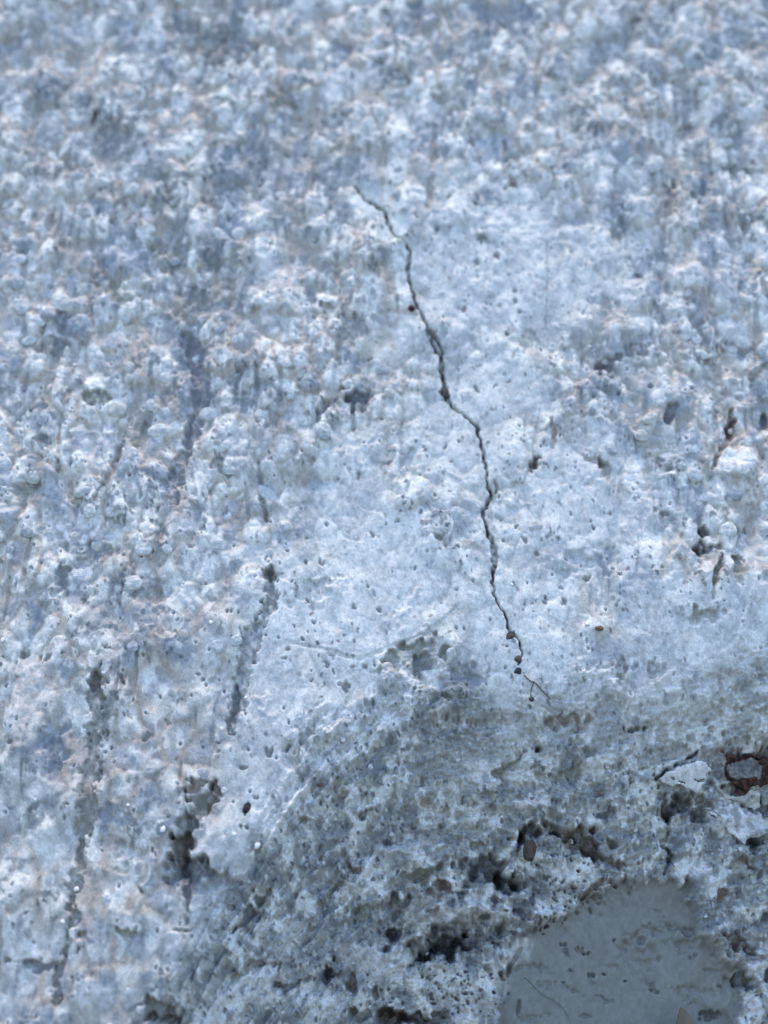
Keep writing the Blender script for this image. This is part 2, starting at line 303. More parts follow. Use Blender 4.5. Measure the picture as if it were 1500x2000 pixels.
# white smooth lumps
for x, y, rx, ry, a, s in [
    (170, 60, 34, 28, 0, .6), (70, 30, 60, 30, 0, .4), (30, 170, 26, 20, 0, .6), (500, 165, 24, 20, 0, .7), (545, 45, 34, 20, 0, .5), (725, 155, 26, 24, 0, .5), (725, 95, 18, 20, 0, .7),
    (395, 320, 14, 36, -5, .6), (65, 520, 50, 24, 0, .6), (520, 400, 44, 26, 0, .7), (540, 540, 46, 34, 0, .7), (395, 445, 26, 24, 0, .8), (270, 540, 34, 14, -30, .6),
    (620, 420, 22, 24, 0, .6), (30, 600, 30, 24, 0, .5), (90, 380, 32, 20, 0, .6), (160, 360, 28, 16, 0, .6), (560, 620, 46, 30, 0, .6), (240, 500, 26, 26, 0, .6),
    (1130, 115, 16, 24, 0, .7), (1190, 40, 26, 26, 0, .6), (1330, 75, 24, 28, 0, .6), (1285, 130, 26, 24, 0, .5), (1120, 210, 30, 14, 0, .6), (880, 170, 40, 20, 0, .4),
    (940, 230, 34, 26, 0, .6), (830, 310, 26, 24, 0, .6), (950, 300, 26, 22, 0, .6), (880, 330, 36, 20, 0, .6), (1170, 380, 26, 20, -20, .7), (1115, 395, 20, 22, 0, .6),
    (1240, 255, 40, 16, 35, .6), (1310, 245, 30, 12, 20, .5), (1460, 385, 16, 26, 5, .7), (1245, 400, 24, 24, 0, .6), (1120, 460, 28, 14, 10, .9), (1040, 470, 40, 26, 0, .7),
    (1280, 460, 34, 18, 10, .7), (1180, 500, 36, 34, 0, .5), (1340, 555, 34, 26, 0, .6), (1245, 600, 28, 44, 10, .6), (1315, 610, 18, 34, -10, .8), (1120, 635, 24, 22, 0, .6),
    (1440, 640, 44, 24, 0, .6), (920, 560, 44, 20, 0, .6), (960, 600, 30, 14, 0, .7), (900, 640, 26, 40, 0, .5), (780, 620, 20, 14, 0, .5), (870, 430, 32, 18, 0, .8),
    (960, 430, 36, 16, 0, .9), (1470, 30, 16, 30, 0, .8), (530, 720, 30, 28, 0, .5), (190, 870, 46, 40, 0, .5), (180, 920, 22, 20, 0, .5), (640, 700, 22, 18, 0, .6),
    (30, 930, 20, 26, 20, .6), (100, 940, 22, 24, 0, .5), (200, 1025, 30, 26, 30, .7), (120, 1020, 50, 20, 0, .6), (20, 990, 26, 24, 0, .6), (90, 1090, 36, 18, 0, .5),
    (480, 1150, 36, 18, -20, .7), (660, 1145, 24, 16, -20, .5), (540, 1100, 30, 12, 0, .5), (320, 1180, 30, 12, -20, .5), (480, 900, 30, 24, 0, .5), (560, 1010, 24, 22, 30, .6),
    (1150, 915, 26, 26, 0, .8), (1280, 985, 44, 22, 0, .8), (1440, 920, 34, 20, 0, .7), (1240, 1020, 20, 30, 0, .6), (1382, 1113, 16, 24, -20, 1), (1480, 1080, 26, 28, 0, .7),
    (1490, 1150, 30, 24, 20, .7), (1340, 1060, 28, 26, 0, .6), (1450, 960, 16, 14, 0, .8), (1010, 980, 24, 14, 0, .5), (620, 860, 18, 14, 0, .5), (700, 880, 60, 20, 0, .4),
    (565, 1545, 30, 56, -15, .8), (500, 1600, 30, 22, 0, .7), (60, 1400, 60, 70, 0, .5), (280, 1500, 36, 24, 0, .7), (200, 1290, 40, 20, 0, .5), (60, 1320, 40, 26, 0, .5),
    (40, 1650, 44, 24, 0, .5), (80, 1540, 40, 20, 0, .5), (300, 1590, 22, 26, 0, .6), (100, 1860, 60, 30, 10, .6), (230, 1800, 34, 30, 0, .5), (20, 1740, 18, 30, 0, .6),
    (180, 1950, 40, 34, 0, .6), (410, 1930, 40, 40, 0, .5), (340, 1830, 30, 30, 0, .4), (420, 1640, 34, 60, 12, .55), (510, 1930, 34, 26, 0, .8), (850, 1320, 17, 44, 12, .9),
    (778, 1325, 26, 22, 0, .8), (510, 1370, 12, 28, -40, .6), (790, 1190, 12, 50, 38, .8), (850, 1140, 12, 26, 20, .6), (1160, 1150, 12, 22, 0, .6)]:
    stamp(x, y, rx, ry, a, -3, WHITE*.9, s*.85, .9, .7)
# single small pits, their shade painted into a dark dirty colour: x, y, r
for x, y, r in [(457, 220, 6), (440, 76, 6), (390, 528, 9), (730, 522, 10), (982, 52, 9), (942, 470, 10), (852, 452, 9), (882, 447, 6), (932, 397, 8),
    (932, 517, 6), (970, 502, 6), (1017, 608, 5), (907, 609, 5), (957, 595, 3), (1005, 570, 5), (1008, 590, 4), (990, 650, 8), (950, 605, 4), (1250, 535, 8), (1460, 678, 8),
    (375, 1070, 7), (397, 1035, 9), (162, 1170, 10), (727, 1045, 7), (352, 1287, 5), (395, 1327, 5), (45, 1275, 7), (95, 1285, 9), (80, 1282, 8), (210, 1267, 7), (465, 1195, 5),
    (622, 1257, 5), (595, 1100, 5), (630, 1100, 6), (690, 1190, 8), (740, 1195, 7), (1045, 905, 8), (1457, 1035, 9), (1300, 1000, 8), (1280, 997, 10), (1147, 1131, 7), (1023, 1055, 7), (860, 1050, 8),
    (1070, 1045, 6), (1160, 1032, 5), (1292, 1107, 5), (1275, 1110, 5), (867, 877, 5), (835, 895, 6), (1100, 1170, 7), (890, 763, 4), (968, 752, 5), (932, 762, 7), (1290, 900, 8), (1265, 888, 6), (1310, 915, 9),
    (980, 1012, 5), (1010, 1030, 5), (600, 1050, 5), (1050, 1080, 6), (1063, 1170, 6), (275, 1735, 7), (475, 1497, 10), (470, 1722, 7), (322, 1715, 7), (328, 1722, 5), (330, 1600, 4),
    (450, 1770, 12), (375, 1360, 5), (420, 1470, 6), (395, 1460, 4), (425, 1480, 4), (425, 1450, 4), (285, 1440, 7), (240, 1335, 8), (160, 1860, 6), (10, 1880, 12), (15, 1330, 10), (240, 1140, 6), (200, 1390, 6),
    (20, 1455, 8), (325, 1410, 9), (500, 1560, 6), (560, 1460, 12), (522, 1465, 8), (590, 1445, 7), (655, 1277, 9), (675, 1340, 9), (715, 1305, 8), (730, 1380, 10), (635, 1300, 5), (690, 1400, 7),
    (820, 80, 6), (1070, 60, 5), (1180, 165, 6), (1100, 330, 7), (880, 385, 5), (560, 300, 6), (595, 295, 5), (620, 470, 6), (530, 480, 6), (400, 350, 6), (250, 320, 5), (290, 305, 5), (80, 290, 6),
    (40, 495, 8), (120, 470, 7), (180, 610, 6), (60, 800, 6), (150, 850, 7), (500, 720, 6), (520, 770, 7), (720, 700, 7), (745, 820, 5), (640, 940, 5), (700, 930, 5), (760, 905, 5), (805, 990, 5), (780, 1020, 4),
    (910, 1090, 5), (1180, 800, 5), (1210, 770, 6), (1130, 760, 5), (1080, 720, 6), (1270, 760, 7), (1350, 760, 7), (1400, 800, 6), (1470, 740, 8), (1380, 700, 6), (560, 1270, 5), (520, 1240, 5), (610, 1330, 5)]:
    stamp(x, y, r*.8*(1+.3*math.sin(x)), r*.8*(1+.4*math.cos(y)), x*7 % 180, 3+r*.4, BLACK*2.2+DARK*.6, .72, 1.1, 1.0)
# broken cavities: x, y, rx, ry, angle, depth, colour (dirt with the hollow's shade painted in)
CAV = 1.22
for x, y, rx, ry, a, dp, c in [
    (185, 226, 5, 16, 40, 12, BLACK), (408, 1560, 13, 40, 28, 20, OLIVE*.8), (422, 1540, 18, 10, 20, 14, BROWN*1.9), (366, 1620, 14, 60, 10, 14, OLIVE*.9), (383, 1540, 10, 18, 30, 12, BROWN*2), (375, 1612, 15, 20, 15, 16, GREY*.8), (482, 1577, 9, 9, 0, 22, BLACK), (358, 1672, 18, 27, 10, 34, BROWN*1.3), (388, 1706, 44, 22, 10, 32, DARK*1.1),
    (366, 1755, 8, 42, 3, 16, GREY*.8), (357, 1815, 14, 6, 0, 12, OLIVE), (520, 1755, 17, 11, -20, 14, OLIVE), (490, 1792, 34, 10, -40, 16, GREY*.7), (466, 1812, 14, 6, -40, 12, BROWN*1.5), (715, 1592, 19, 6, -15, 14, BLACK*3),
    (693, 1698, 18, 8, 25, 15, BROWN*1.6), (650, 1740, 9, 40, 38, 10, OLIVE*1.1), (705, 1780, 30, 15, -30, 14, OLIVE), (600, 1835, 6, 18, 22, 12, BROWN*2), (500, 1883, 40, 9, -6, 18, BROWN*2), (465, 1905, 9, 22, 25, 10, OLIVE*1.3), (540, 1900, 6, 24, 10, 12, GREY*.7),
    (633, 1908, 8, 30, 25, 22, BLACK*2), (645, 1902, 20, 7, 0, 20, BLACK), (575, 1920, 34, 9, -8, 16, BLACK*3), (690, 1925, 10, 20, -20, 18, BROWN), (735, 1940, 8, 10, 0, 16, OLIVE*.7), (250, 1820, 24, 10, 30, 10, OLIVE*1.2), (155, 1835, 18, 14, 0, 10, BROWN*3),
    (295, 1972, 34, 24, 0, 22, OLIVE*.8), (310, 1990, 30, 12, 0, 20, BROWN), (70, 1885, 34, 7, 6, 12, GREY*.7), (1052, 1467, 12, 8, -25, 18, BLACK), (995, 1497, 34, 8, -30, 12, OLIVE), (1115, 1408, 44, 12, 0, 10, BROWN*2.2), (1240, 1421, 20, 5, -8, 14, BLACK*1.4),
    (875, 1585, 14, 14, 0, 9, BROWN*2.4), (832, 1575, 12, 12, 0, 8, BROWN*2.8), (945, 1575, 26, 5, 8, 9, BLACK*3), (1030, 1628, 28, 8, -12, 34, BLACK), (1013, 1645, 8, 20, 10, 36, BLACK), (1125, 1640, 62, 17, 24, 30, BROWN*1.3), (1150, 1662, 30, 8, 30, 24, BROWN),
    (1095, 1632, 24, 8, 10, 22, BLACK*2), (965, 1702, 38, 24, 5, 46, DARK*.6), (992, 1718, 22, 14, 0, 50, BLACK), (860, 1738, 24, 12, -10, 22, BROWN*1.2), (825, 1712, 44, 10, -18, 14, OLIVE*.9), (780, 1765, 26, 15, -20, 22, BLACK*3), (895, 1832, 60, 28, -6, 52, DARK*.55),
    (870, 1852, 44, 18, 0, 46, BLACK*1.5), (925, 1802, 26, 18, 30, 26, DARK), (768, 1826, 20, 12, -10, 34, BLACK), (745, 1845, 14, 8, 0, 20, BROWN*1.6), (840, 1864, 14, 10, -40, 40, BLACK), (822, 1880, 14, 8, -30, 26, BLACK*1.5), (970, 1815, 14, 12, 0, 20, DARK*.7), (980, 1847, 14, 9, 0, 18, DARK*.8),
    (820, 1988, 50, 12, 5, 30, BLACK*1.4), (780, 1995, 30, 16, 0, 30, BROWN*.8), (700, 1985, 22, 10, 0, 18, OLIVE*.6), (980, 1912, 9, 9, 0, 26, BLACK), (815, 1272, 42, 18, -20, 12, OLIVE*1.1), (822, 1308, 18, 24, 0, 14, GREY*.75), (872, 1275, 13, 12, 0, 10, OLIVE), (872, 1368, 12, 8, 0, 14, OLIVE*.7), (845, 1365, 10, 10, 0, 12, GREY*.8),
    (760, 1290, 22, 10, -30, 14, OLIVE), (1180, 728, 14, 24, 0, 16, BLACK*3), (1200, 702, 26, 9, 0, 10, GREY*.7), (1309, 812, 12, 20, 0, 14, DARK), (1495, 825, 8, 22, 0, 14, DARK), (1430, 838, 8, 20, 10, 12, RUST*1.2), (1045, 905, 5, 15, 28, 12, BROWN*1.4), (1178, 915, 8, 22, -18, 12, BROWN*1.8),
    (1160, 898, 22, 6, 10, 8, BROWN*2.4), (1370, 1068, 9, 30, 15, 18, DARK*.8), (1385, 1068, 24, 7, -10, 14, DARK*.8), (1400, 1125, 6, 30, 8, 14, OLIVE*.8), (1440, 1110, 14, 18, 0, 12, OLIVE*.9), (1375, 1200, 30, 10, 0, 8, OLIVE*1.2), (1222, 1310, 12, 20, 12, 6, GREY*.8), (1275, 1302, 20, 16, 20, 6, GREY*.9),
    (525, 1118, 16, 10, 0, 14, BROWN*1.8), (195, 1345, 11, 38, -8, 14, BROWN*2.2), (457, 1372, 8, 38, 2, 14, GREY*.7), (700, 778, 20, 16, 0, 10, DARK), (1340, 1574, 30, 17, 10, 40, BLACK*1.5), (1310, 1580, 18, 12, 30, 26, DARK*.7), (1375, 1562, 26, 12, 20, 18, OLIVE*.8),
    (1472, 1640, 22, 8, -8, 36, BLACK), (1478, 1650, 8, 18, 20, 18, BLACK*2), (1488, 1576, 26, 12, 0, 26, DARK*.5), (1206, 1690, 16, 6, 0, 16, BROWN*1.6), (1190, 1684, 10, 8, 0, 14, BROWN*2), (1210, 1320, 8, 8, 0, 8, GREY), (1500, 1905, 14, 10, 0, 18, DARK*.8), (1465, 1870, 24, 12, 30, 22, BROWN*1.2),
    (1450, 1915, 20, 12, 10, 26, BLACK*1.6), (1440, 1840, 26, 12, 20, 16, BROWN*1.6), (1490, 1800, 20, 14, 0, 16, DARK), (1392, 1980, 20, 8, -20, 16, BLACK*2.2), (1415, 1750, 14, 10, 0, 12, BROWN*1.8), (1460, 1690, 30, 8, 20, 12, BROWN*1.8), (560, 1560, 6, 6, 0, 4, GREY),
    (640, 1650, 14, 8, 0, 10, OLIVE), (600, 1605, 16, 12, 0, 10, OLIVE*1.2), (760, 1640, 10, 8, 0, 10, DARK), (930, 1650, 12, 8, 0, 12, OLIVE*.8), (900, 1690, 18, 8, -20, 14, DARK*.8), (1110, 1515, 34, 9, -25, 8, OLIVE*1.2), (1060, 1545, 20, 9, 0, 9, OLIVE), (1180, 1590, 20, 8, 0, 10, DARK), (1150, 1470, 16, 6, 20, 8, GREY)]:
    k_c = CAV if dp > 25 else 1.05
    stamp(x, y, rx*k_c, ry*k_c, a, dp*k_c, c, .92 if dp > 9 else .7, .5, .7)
# white crust between the pores, bottom
for x, y, rx, ry, a, s in [(890, 1790, 60, 22, 0, .7), (940, 1800, 34, 30, 30, .8), (1010, 1850, 30, 20, 0, .6), (900, 1930, 80, 60, 0, .75), (760, 1890, 60, 34, 0, .6), (1110, 1700, 60, 16, 4, .9), (1140, 1722, 34, 16, 0, .9), (1060, 1760, 44, 30, -20, .55),
    (1470, 1600, 50, 18, 30, .7), (1480, 1900, 24, 26, 0, .8), (1420, 1620, 40, 14, 25, .5), (700, 1860, 50, 20, 0, .6), (640, 1960, 50, 26, 0, .6), (880, 1600, 60, 20, -15, .5), (800, 1660, 60, 24, -20, .5), (1290, 1340, 110, 22, 4, .5), (1420, 1290, 60, 26, 0, .6), (1200, 1310, 30, 26, 0, .7), (1000, 1420, 60, 20, -20, .3),
    (560, 1830, 60, 30, 0, .4), (1372, 1700, 10, 24, 5, .6), (1275, 1435, 8, 18, 12, .9), (820, 1925, 14, 10, 30, .9)]:
    stamp(x, y, rx, ry, a, -2, WHITE*.93, s*.82, .9, .9)
# rounded dark grains bedded in the white crust
for x, y, rx, ry, c in [(897, 1754, 19, 16, np.array([.045, .065, .10])), (965, 1762, 15, 12, DARK*.7), (1030, 1770, 15, 15, DARK*.9), (1017, 1789, 12, 13, DARK*.6), (1037, 1797, 8, 12, BROWN*2), (872, 1735, 10, 12, BROWN*1.6), (847, 1783, 14, 11, BROWN*2.2), (1045, 1748, 20, 18, GREY*.7), (948, 1792, 9, 7, DARK),
    (1050, 1805, 5, 5, BROWN), (1063, 1797, 5, 4, BLACK*2), (1058, 1812, 4, 4, BROWN), (1070, 1806, 4, 3, BLACK*2), (1045, 1815, 6, 5, BLACK*2.5), (1000, 1820, 8, 6, DARK*.8), (985, 1780, 7, 5, BROWN*1.5), (1005, 1722, 5, 6, BLACK*2), (1052, 1695, 7, 8, BLACK*3), (1040, 1718, 8, 6, DARK)]:
    stamp(x, y, rx, ry, 0, 8, c, .92, .35, .25)
rp = random.Random(5)
for k in range(150):                                    # needle fine pores of the crust
    x = rp.gauss(1120, 45) if k < 70 else rp.gauss(890, 60); y = rp.gauss(1755, 34) if k < 70 else rp.gauss(1935, 36)
    if k < 70 and x*0.55+y > 2420: continue
    stamp(x, y, rp.uniform(2, 4.6), rp.uniform(2, 4), 0, 6, BLACK*3, .8, .5, .2)

# channels washed down the wall
path_stamp([(362, 655), (385, 700), (398, 760), (385, 830), (358, 890), (338, 950), (345, 985)], [14, 20, 15, 13, 10, 13, 6], 0, 0, jag=7); apply_path(11, np.array([.24, .24, .27]), 1.0)
path_stamp([(530, 1105), (528, 1170), (505, 1220), (485, 1250), (470, 1320), (458, 1395), (452, 1430)], [7, 12, 10, 17, 15, 11, 6], 0, 0, jag=8); apply_path(10, GREY*.9, .9)
path_stamp([(200, 1310), (190, 1360), (186, 1430), (180, 1520), (165, 1600), (150, 1700), (140, 1820), (120, 1900), (115, 1960)], [8, 12, 17, 14, 15, 9, 9, 10, 6], 0, 0, jag=9); apply_path(11, np.array([.25, .245, .23]), .95)
path_stamp([(850, 250), (845, 330), (838, 405)], [5, 8, 7], 0, 0); apply_path(7, TAN*.6, .6)
path_stamp([(985, 280), (990, 330), (1002, 360), (985, 372)], [3, 5, 7, 4], 0, 0); apply_path(7, TAN*.5, .7)
path_stamp([(1075, 820), (1083, 850), (1080, 875)], [3, 5, 3], 0, 0); apply_path(6, TAN*.6, .7)
path_stamp([(1430, 800), (1428, 850), (1400, 895), (1390, 920)], [4, 7, 5, 3], 0, 0); apply_path(9, TAN*.45, .8)
path_stamp([(240, 860), (215, 930), (185, 990)], [5, 7, 5], 0, 0); apply_path(8, TAN*.5, .5)
path_stamp([(115, 830), (117, 900), (110, 950)], [3, 4, 3], 0, 0); apply_path(6, TAN*.5, .5)
path_stamp([(690, 790), (690, 840)], [5, 4], 0, 0); apply_path(8, GREY*.7, .7)
path_stamp([(640, 790), (622, 805), (624, 828)], [7, 7, 4], 0, 0); apply_path(8, GREY*.7, .7)
path_stamp([(505, 905), (510, 970), (520, 1010)], [4, 6, 4], 0, 0); apply_path(8, OLIVE, .6)
path_stamp([(560, 1250), (700, 1290), (830, 1240), (900, 1180)], [3, 4, 4, 2], 0, 0); apply_path(2, OLIVE*1.6, .25)

# smooth patch: shallow craters and nicks, their shade painted partly into the colour
for x, y, rx, ry, a, dp, c, al in [(1172, 1765, 26, 16, -20, 5, GREY*.8, .35), (1262, 1822, 44, 7, -24, 8, BROWN*2.2, .75), (1290, 1820, 16, 6, 30, 8, BROWN*2, .6), (1235, 1845, 22, 8, -40, 5, OLIVE, .5), (1255, 1868, 30, 14, 0, 4, GREY*.85, .5),
    (1322, 1807, 15, 5, 10, 14, BLACK*2, .8), (1356, 1816, 17, 8, 5, 14, BROWN, .8), (1343, 1842, 15, 6, -30, 16, BLACK*2, .85), (1202, 1832, 3.5, 3.5, 0, 12, BLACK, .9), (1103, 1843, 6, 4, 0, 9, BLACK*2, .8), (1108, 1858, 8, 6, 20, 7, BROWN*2, .6), (1135, 1853, 9, 4, 30, 7, BROWN*2, .6), (1148, 1860, 5, 3, 0, 8, BLACK*2, .8),
    (1157, 1905, 7, 4, 10, 11, BLACK, .9), (1225, 1913, 4, 3, 0, 9, BLACK, .9), (1115, 1895, 5, 2.5, 0, 8, BLACK, .8), (1182, 1901, 3, 2.5, 0, 8, BLACK, .8), (1275, 1924, 12, 4, 50, 8, BROWN, .7), (1282, 1935, 9, 3, 10, 7, BROWN*2, .6), (1185, 1952, 12, 4, 15, 9, BLACK*2, .8), (1120, 1932, 14, 3, 25, 7, BLACK*2.5, .7), (1067, 1920, 16, 5, 0, 5, BROWN*2.4, .6),
    (1357, 1937, 24, 7, 6, 6, BROWN*2.4, .5), (1357, 1948, 24, 20, 0, 3, GREY, .3), (1015, 1972, 4, 15, 0, 8, BROWN*1.6, .7), (1020, 1888, 24, 4, -14, 6, OLIVE*.7, .6), (1060, 1890, 12, 4, 30, 5, OLIVE, .5), (1148, 1985, 10, 3, 10, 6, BLACK*3, .7), (1290, 1775, 8, 3, 0, 4, GREY*.6, .5), (1095, 1818, 9, 10, 0, 3, BLUEG*.7, .5), (1350, 1960, 4, 3, 0, 5, BLACK*2, .6),
    (1412, 1925, 5, 3, 0, 7, BLACK*2, .8), (1360, 1865, 9, 3, -20, 6, BROWN*1.6, .6), (1400, 1850, 14, 5, 30, 9, BROWN*1.4, .6), (1045, 1985, 20, 4, -8, 5, BROWN*2, .5), (1290, 1870, 5, 3, 0, 4, BROWN*2, .5), (1238, 1745, 14, 9, 0, 3, GREY*.75, .5), (1200, 1890, 8, 4, 0, 4, BROWN*2, .4), (1390, 1895, 10, 3, 0, 4, BROWN*2, .4)]:
    stamp(x, y, rx*(1.25 if rx > 9 else 1), ry*(1.2 if rx > 9 else 1), a, min(6.5, dp*1.4) if rx > 9 else dp*1.2, (np.asarray(c)*.4+GREY*.45), al*(.46 if rx > 9 else .9), 1.3, 1.2)
for x, y, rx, ry, lu in [(1262, 1842, 20, 10, 0), (1330, 1825, 16, 12, 0), (1362, 1832, 20, 13, 0), (1357, 1952, 16, 13, 0), (1400, 1950, 24, 22, 0), (1262, 1868, 12, 6, 0), (1420, 1870, 30, 18, 0), (1180, 1756, 12, 8, 0), (1160, 1915, 8, 5, 0), (1440, 1960, 24, 24, 0)]:
    stamp(x, y, rx, ry, 0, -8, np.array([.275, .277, .27]), .5, 1.2, .5)
path_stamp([(1138, 1752), (1165, 1728), (1190, 1722), (1206, 1728)], [3, 6, 5, 3], 0, 0); apply_path(14, BROWN*2, .8)      # rim groove of the patch, its shade painted in brown
path_stamp([(985, 1910), (1000, 1880), (1020, 1850)], [5, 5, 3], 0, 0); apply_path(9, BROWN*1.5, .6)

# rust stain and shell round the ring
stamp(1458, 1508, 60, 44, 8, 4, np.array([.20, .15, .135]), .75, 1, .8)
stamp(1495, 1492, 22, 26, 0, 12, RUST*.6, .9, .6, .8)
stamp(1440, 1542, 34, 10, 20, 6, RUST*.8, .85, .6, .9); stamp(1440, 1476, 30, 8, 5, 5, RUST, .8, .6, .9)
# cracks
CRACK = [(695, 366), (712, 392), (752, 418), (757, 440), (768, 462), (790, 480), (802, 495), (800, 515), (796, 530), (802, 560), (808, 585), (820, 612), (832, 635), (838, 655),
         (850, 680), (862, 700), (864, 740), (867, 765), (882, 795), (915, 818), (934, 835), (940, 870), (950, 915), (950, 940), (960, 965), (950, 985), (943, 1005), (948, 1030),
         (962, 1060), (966, 1105), (960, 1125), (964, 1160), (972, 1180), (990, 1210), (997, 1235), (1013, 1250), (1020, 1280), (1013, 1300)]
CW = [2.6, 3.0, 3.2, 3.4, 3.6, 3, 3.6, 4, 4.4, 3, 3, 3, 3, 5, 3.5, 4.6, 5, 8, 2.8, 2.6, 4, 3, 3.6, 3, 4, 3.2, 3.4, 3.8, 4.6, 5, 3, 2.8, 1.8, 2.2, 2.6, 2.2, 2, 1.6]
SIDE = [[(1298, 1552), (1294, 1575), (1308, 1596), (1311, 1612), (1306, 1632), (1293, 1644), (1308, 1658), (1312, 1672), (1303, 1690), (1298, 1706)],
        [(1280, 1522), (1308, 1502), (1328, 1492), (1348, 1478), (1360, 1470)]]
SW = [[3, 3, 5, 5, 4, 5, 5, 6, 4, 3], [3, 4, 5, 5, 3]]
def kink(path, wid, seed, amp):
    r = random.Random(seed); P2, W_ = [path[0]], [wid[0]]
    for i in range(len(path)-1):
        (x0, y0), (x1, y1) = path[i], path[i+1]; L_ = math.hypot(x1-x0, y1-y0); n_ = max(1, int(L_/7))
        for k in range(1, n_+1):
            t = k/n_; f = amp if k < n_ else amp*.4
            P2.append((x0+(x1-x0)*t+r.uniform(-f, f), y0+(y1-y0)*t+r.uniform(-f, f)*.5)); W_.append((wid[i]+(wid[i+1]-wid[i])*t)*r.uniform(.62, 1.15))
    return P2, W_
CRACK, CW = kink(CRACK, CW, 4, 2.6)
SIDE, SW = zip(*[kink(p_, w_, 5, 3) for p_, w_ in zip(SIDE, SW)])
def widen(path, wid, f): return [q*f for q in wid]
CRACKMASK = np.zeros_like(X)
for pth, wd in [(CRACK, CW)]+list(zip(SIDE, SW)):
    path_stamp(pth, widen(pth, wd, 1.0), 0, 0, soft=.8, jag=1.6)
CRACKMASK[:] = PM
apply_path(11, np.array([.058, .050, .047]), .9)
path_stamp([(846, 655), (858, 672), (866, 690)], [4, 3, 2], 0, 0, jag=1); apply_path(9, DARK*.6, .8)
path_stamp([(966, 940), (972, 952), (968, 962)], [2, 2.5, 2], 0, 0, jag=1); apply_path(7, DARK, .7)
path_stamp([(1068, 470), (1069, 560), (1066, 640)], [1.2, 1.2, 1.2], 0, 0, jag=1); apply_path(3, GREY, .35)

# ------------------------------------------------------------------ blend single features off beyond the frame, ends of the wall bent back
HT = H0+H
X, Y = X0, Y0
edge_far = np.maximum(np.abs(EX), np.abs(EY))
HT = np.where(edge_far > ext[-3], HT-1600*(1+0*HT), HT)
P = (X*S)[..., None]*U+(-Y*S)[..., None]*V+(HT*S)[..., None]*N
rough = np.clip(.74+.2*vnoise(X, Y, 9, 4)-.22*sstep(.8, .9, idd)+.15*zD, .25, .95)

# ------------------------------------------------------------------ materials
def new_mat(name):
    m = bpy.data.materials.new(name); m.use_nodes = True
    return m, m.node_tree.nodes, m.node_tree.links, m.node_tree.nodes['Principled BSDF']
def stone_mat(name, bump=.25, scale=9000, spec=.22, var=.25):
    m, n, l, b = new_mat(name)
    at = n.new('ShaderNodeAttribute'); at.attribute_name = 'mineral'
    ar = n.new('ShaderNodeAttribute'); ar.attribute_name = 'gloss'
    tc = n.new('ShaderNodeTexCoord')
    no = n.new('ShaderNodeTexNoise'); no.inputs['Scale'].default_value = scale; no.inputs['Detail'].default_value = 4
    l.new(tc.outputs['Object'], no.inputs['Vector'])
    mr = n.new('ShaderNodeMapRange'); mr.inputs[1].default_value = .3; mr.inputs[2].default_value = .7; mr.inputs[3].default_value = 1-var; mr.inputs[4].default_value = 1+var*.7
    l.new(no.outputs['Fac'], mr.inputs[0])
    vm = n.new('ShaderNodeVectorMath'); vm.operation = 'SCALE'
    l.new(at.outputs['Color'], vm.inputs[0]); l.new(mr.outputs[0], vm.inputs['Scale'])
    l.new(vm.outputs[0], b.inputs['Base Color']); l.new(ar.outputs['Fac'], b.inputs['Roughness'])
    b.inputs['Specular IOR Level'].default_value = spec
    bp = n.new('ShaderNodeBump'); bp.inputs['Strength'].default_value = bump; bp.inputs['Distance'].default_value = .00006
    l.new(no.outputs['Fac'], bp.inputs['Height']); l.new(bp.outputs[0], b.inputs['Normal'])
    return m
M_wall = stone_mat('weathered_concrete', .5, 9000)
M_patch = stone_mat('smooth_grey_mortar', .18, 5000, .3, .08)
M_crack = stone_mat('dirt_in_crack', .4, 9000, .2)
def plain_mat(name, c1, c2, scale, rough=.7, bump=.3, dist=.0001, spec=.4, rnd=None, det=5):
    m, n, l, b = new_mat(name)
    tc = n.new('ShaderNodeTexCoord')
    no = n.new('ShaderNodeTexNoise'); no.inputs['Scale'].default_value = scale; no.inputs['Detail'].default_value = det
    l.new(tc.outputs['Object'], no.inputs['Vector'])
    cr = n.new('ShaderNodeValToRGB'); cr.color_ramp.elements[0].position = .35; cr.color_ramp.elements[1].position = .65
    cr.color_ramp.elements[0].color = (*c1, 1); cr.color_ramp.elements[1].color = (*c2, 1)
    l.new(no.outputs['Fac'], cr.inputs[0])
    out = cr.outputs[0]
    if rnd:
        oi = n.new('ShaderNodeObjectInfo'); c2r = n.new('ShaderNodeValToRGB'); c2r.color_ramp.interpolation = 'CONSTANT'
        el = c2r.color_ramp.elements
        while len(el) < len(rnd): el.new(.5)
        for i, c in enumerate(rnd): el[i].position = i/len(rnd); el[i].color = (*c, 1)
        l.new(oi.outputs['Random'], c2r.inputs[0])
        mx_ = n.new('ShaderNodeMix'); mx_.data_type = 'RGBA'; mx_.blend_type = 'MULTIPLY'; mx_.inputs[0].default_value = 1
        l.new(out, mx_.inputs[6]); l.new(c2r.outputs[0], mx_.inputs[7]); out = mx_.outputs[2]
    l.new(out, b.inputs['Base Color']); b.inputs['Roughness'].default_value = rough; b.inputs['Specular IOR Level'].default_value = spec
    bp = n.new('ShaderNodeBump'); bp.inputs['Strength'].default_value = bump; bp.inputs['Distance'].default_value = dist
    l.new(no.outputs['Fac'], bp.inputs['Height']); l.new(bp.outputs[0], b.inputs['Normal'])
    return m

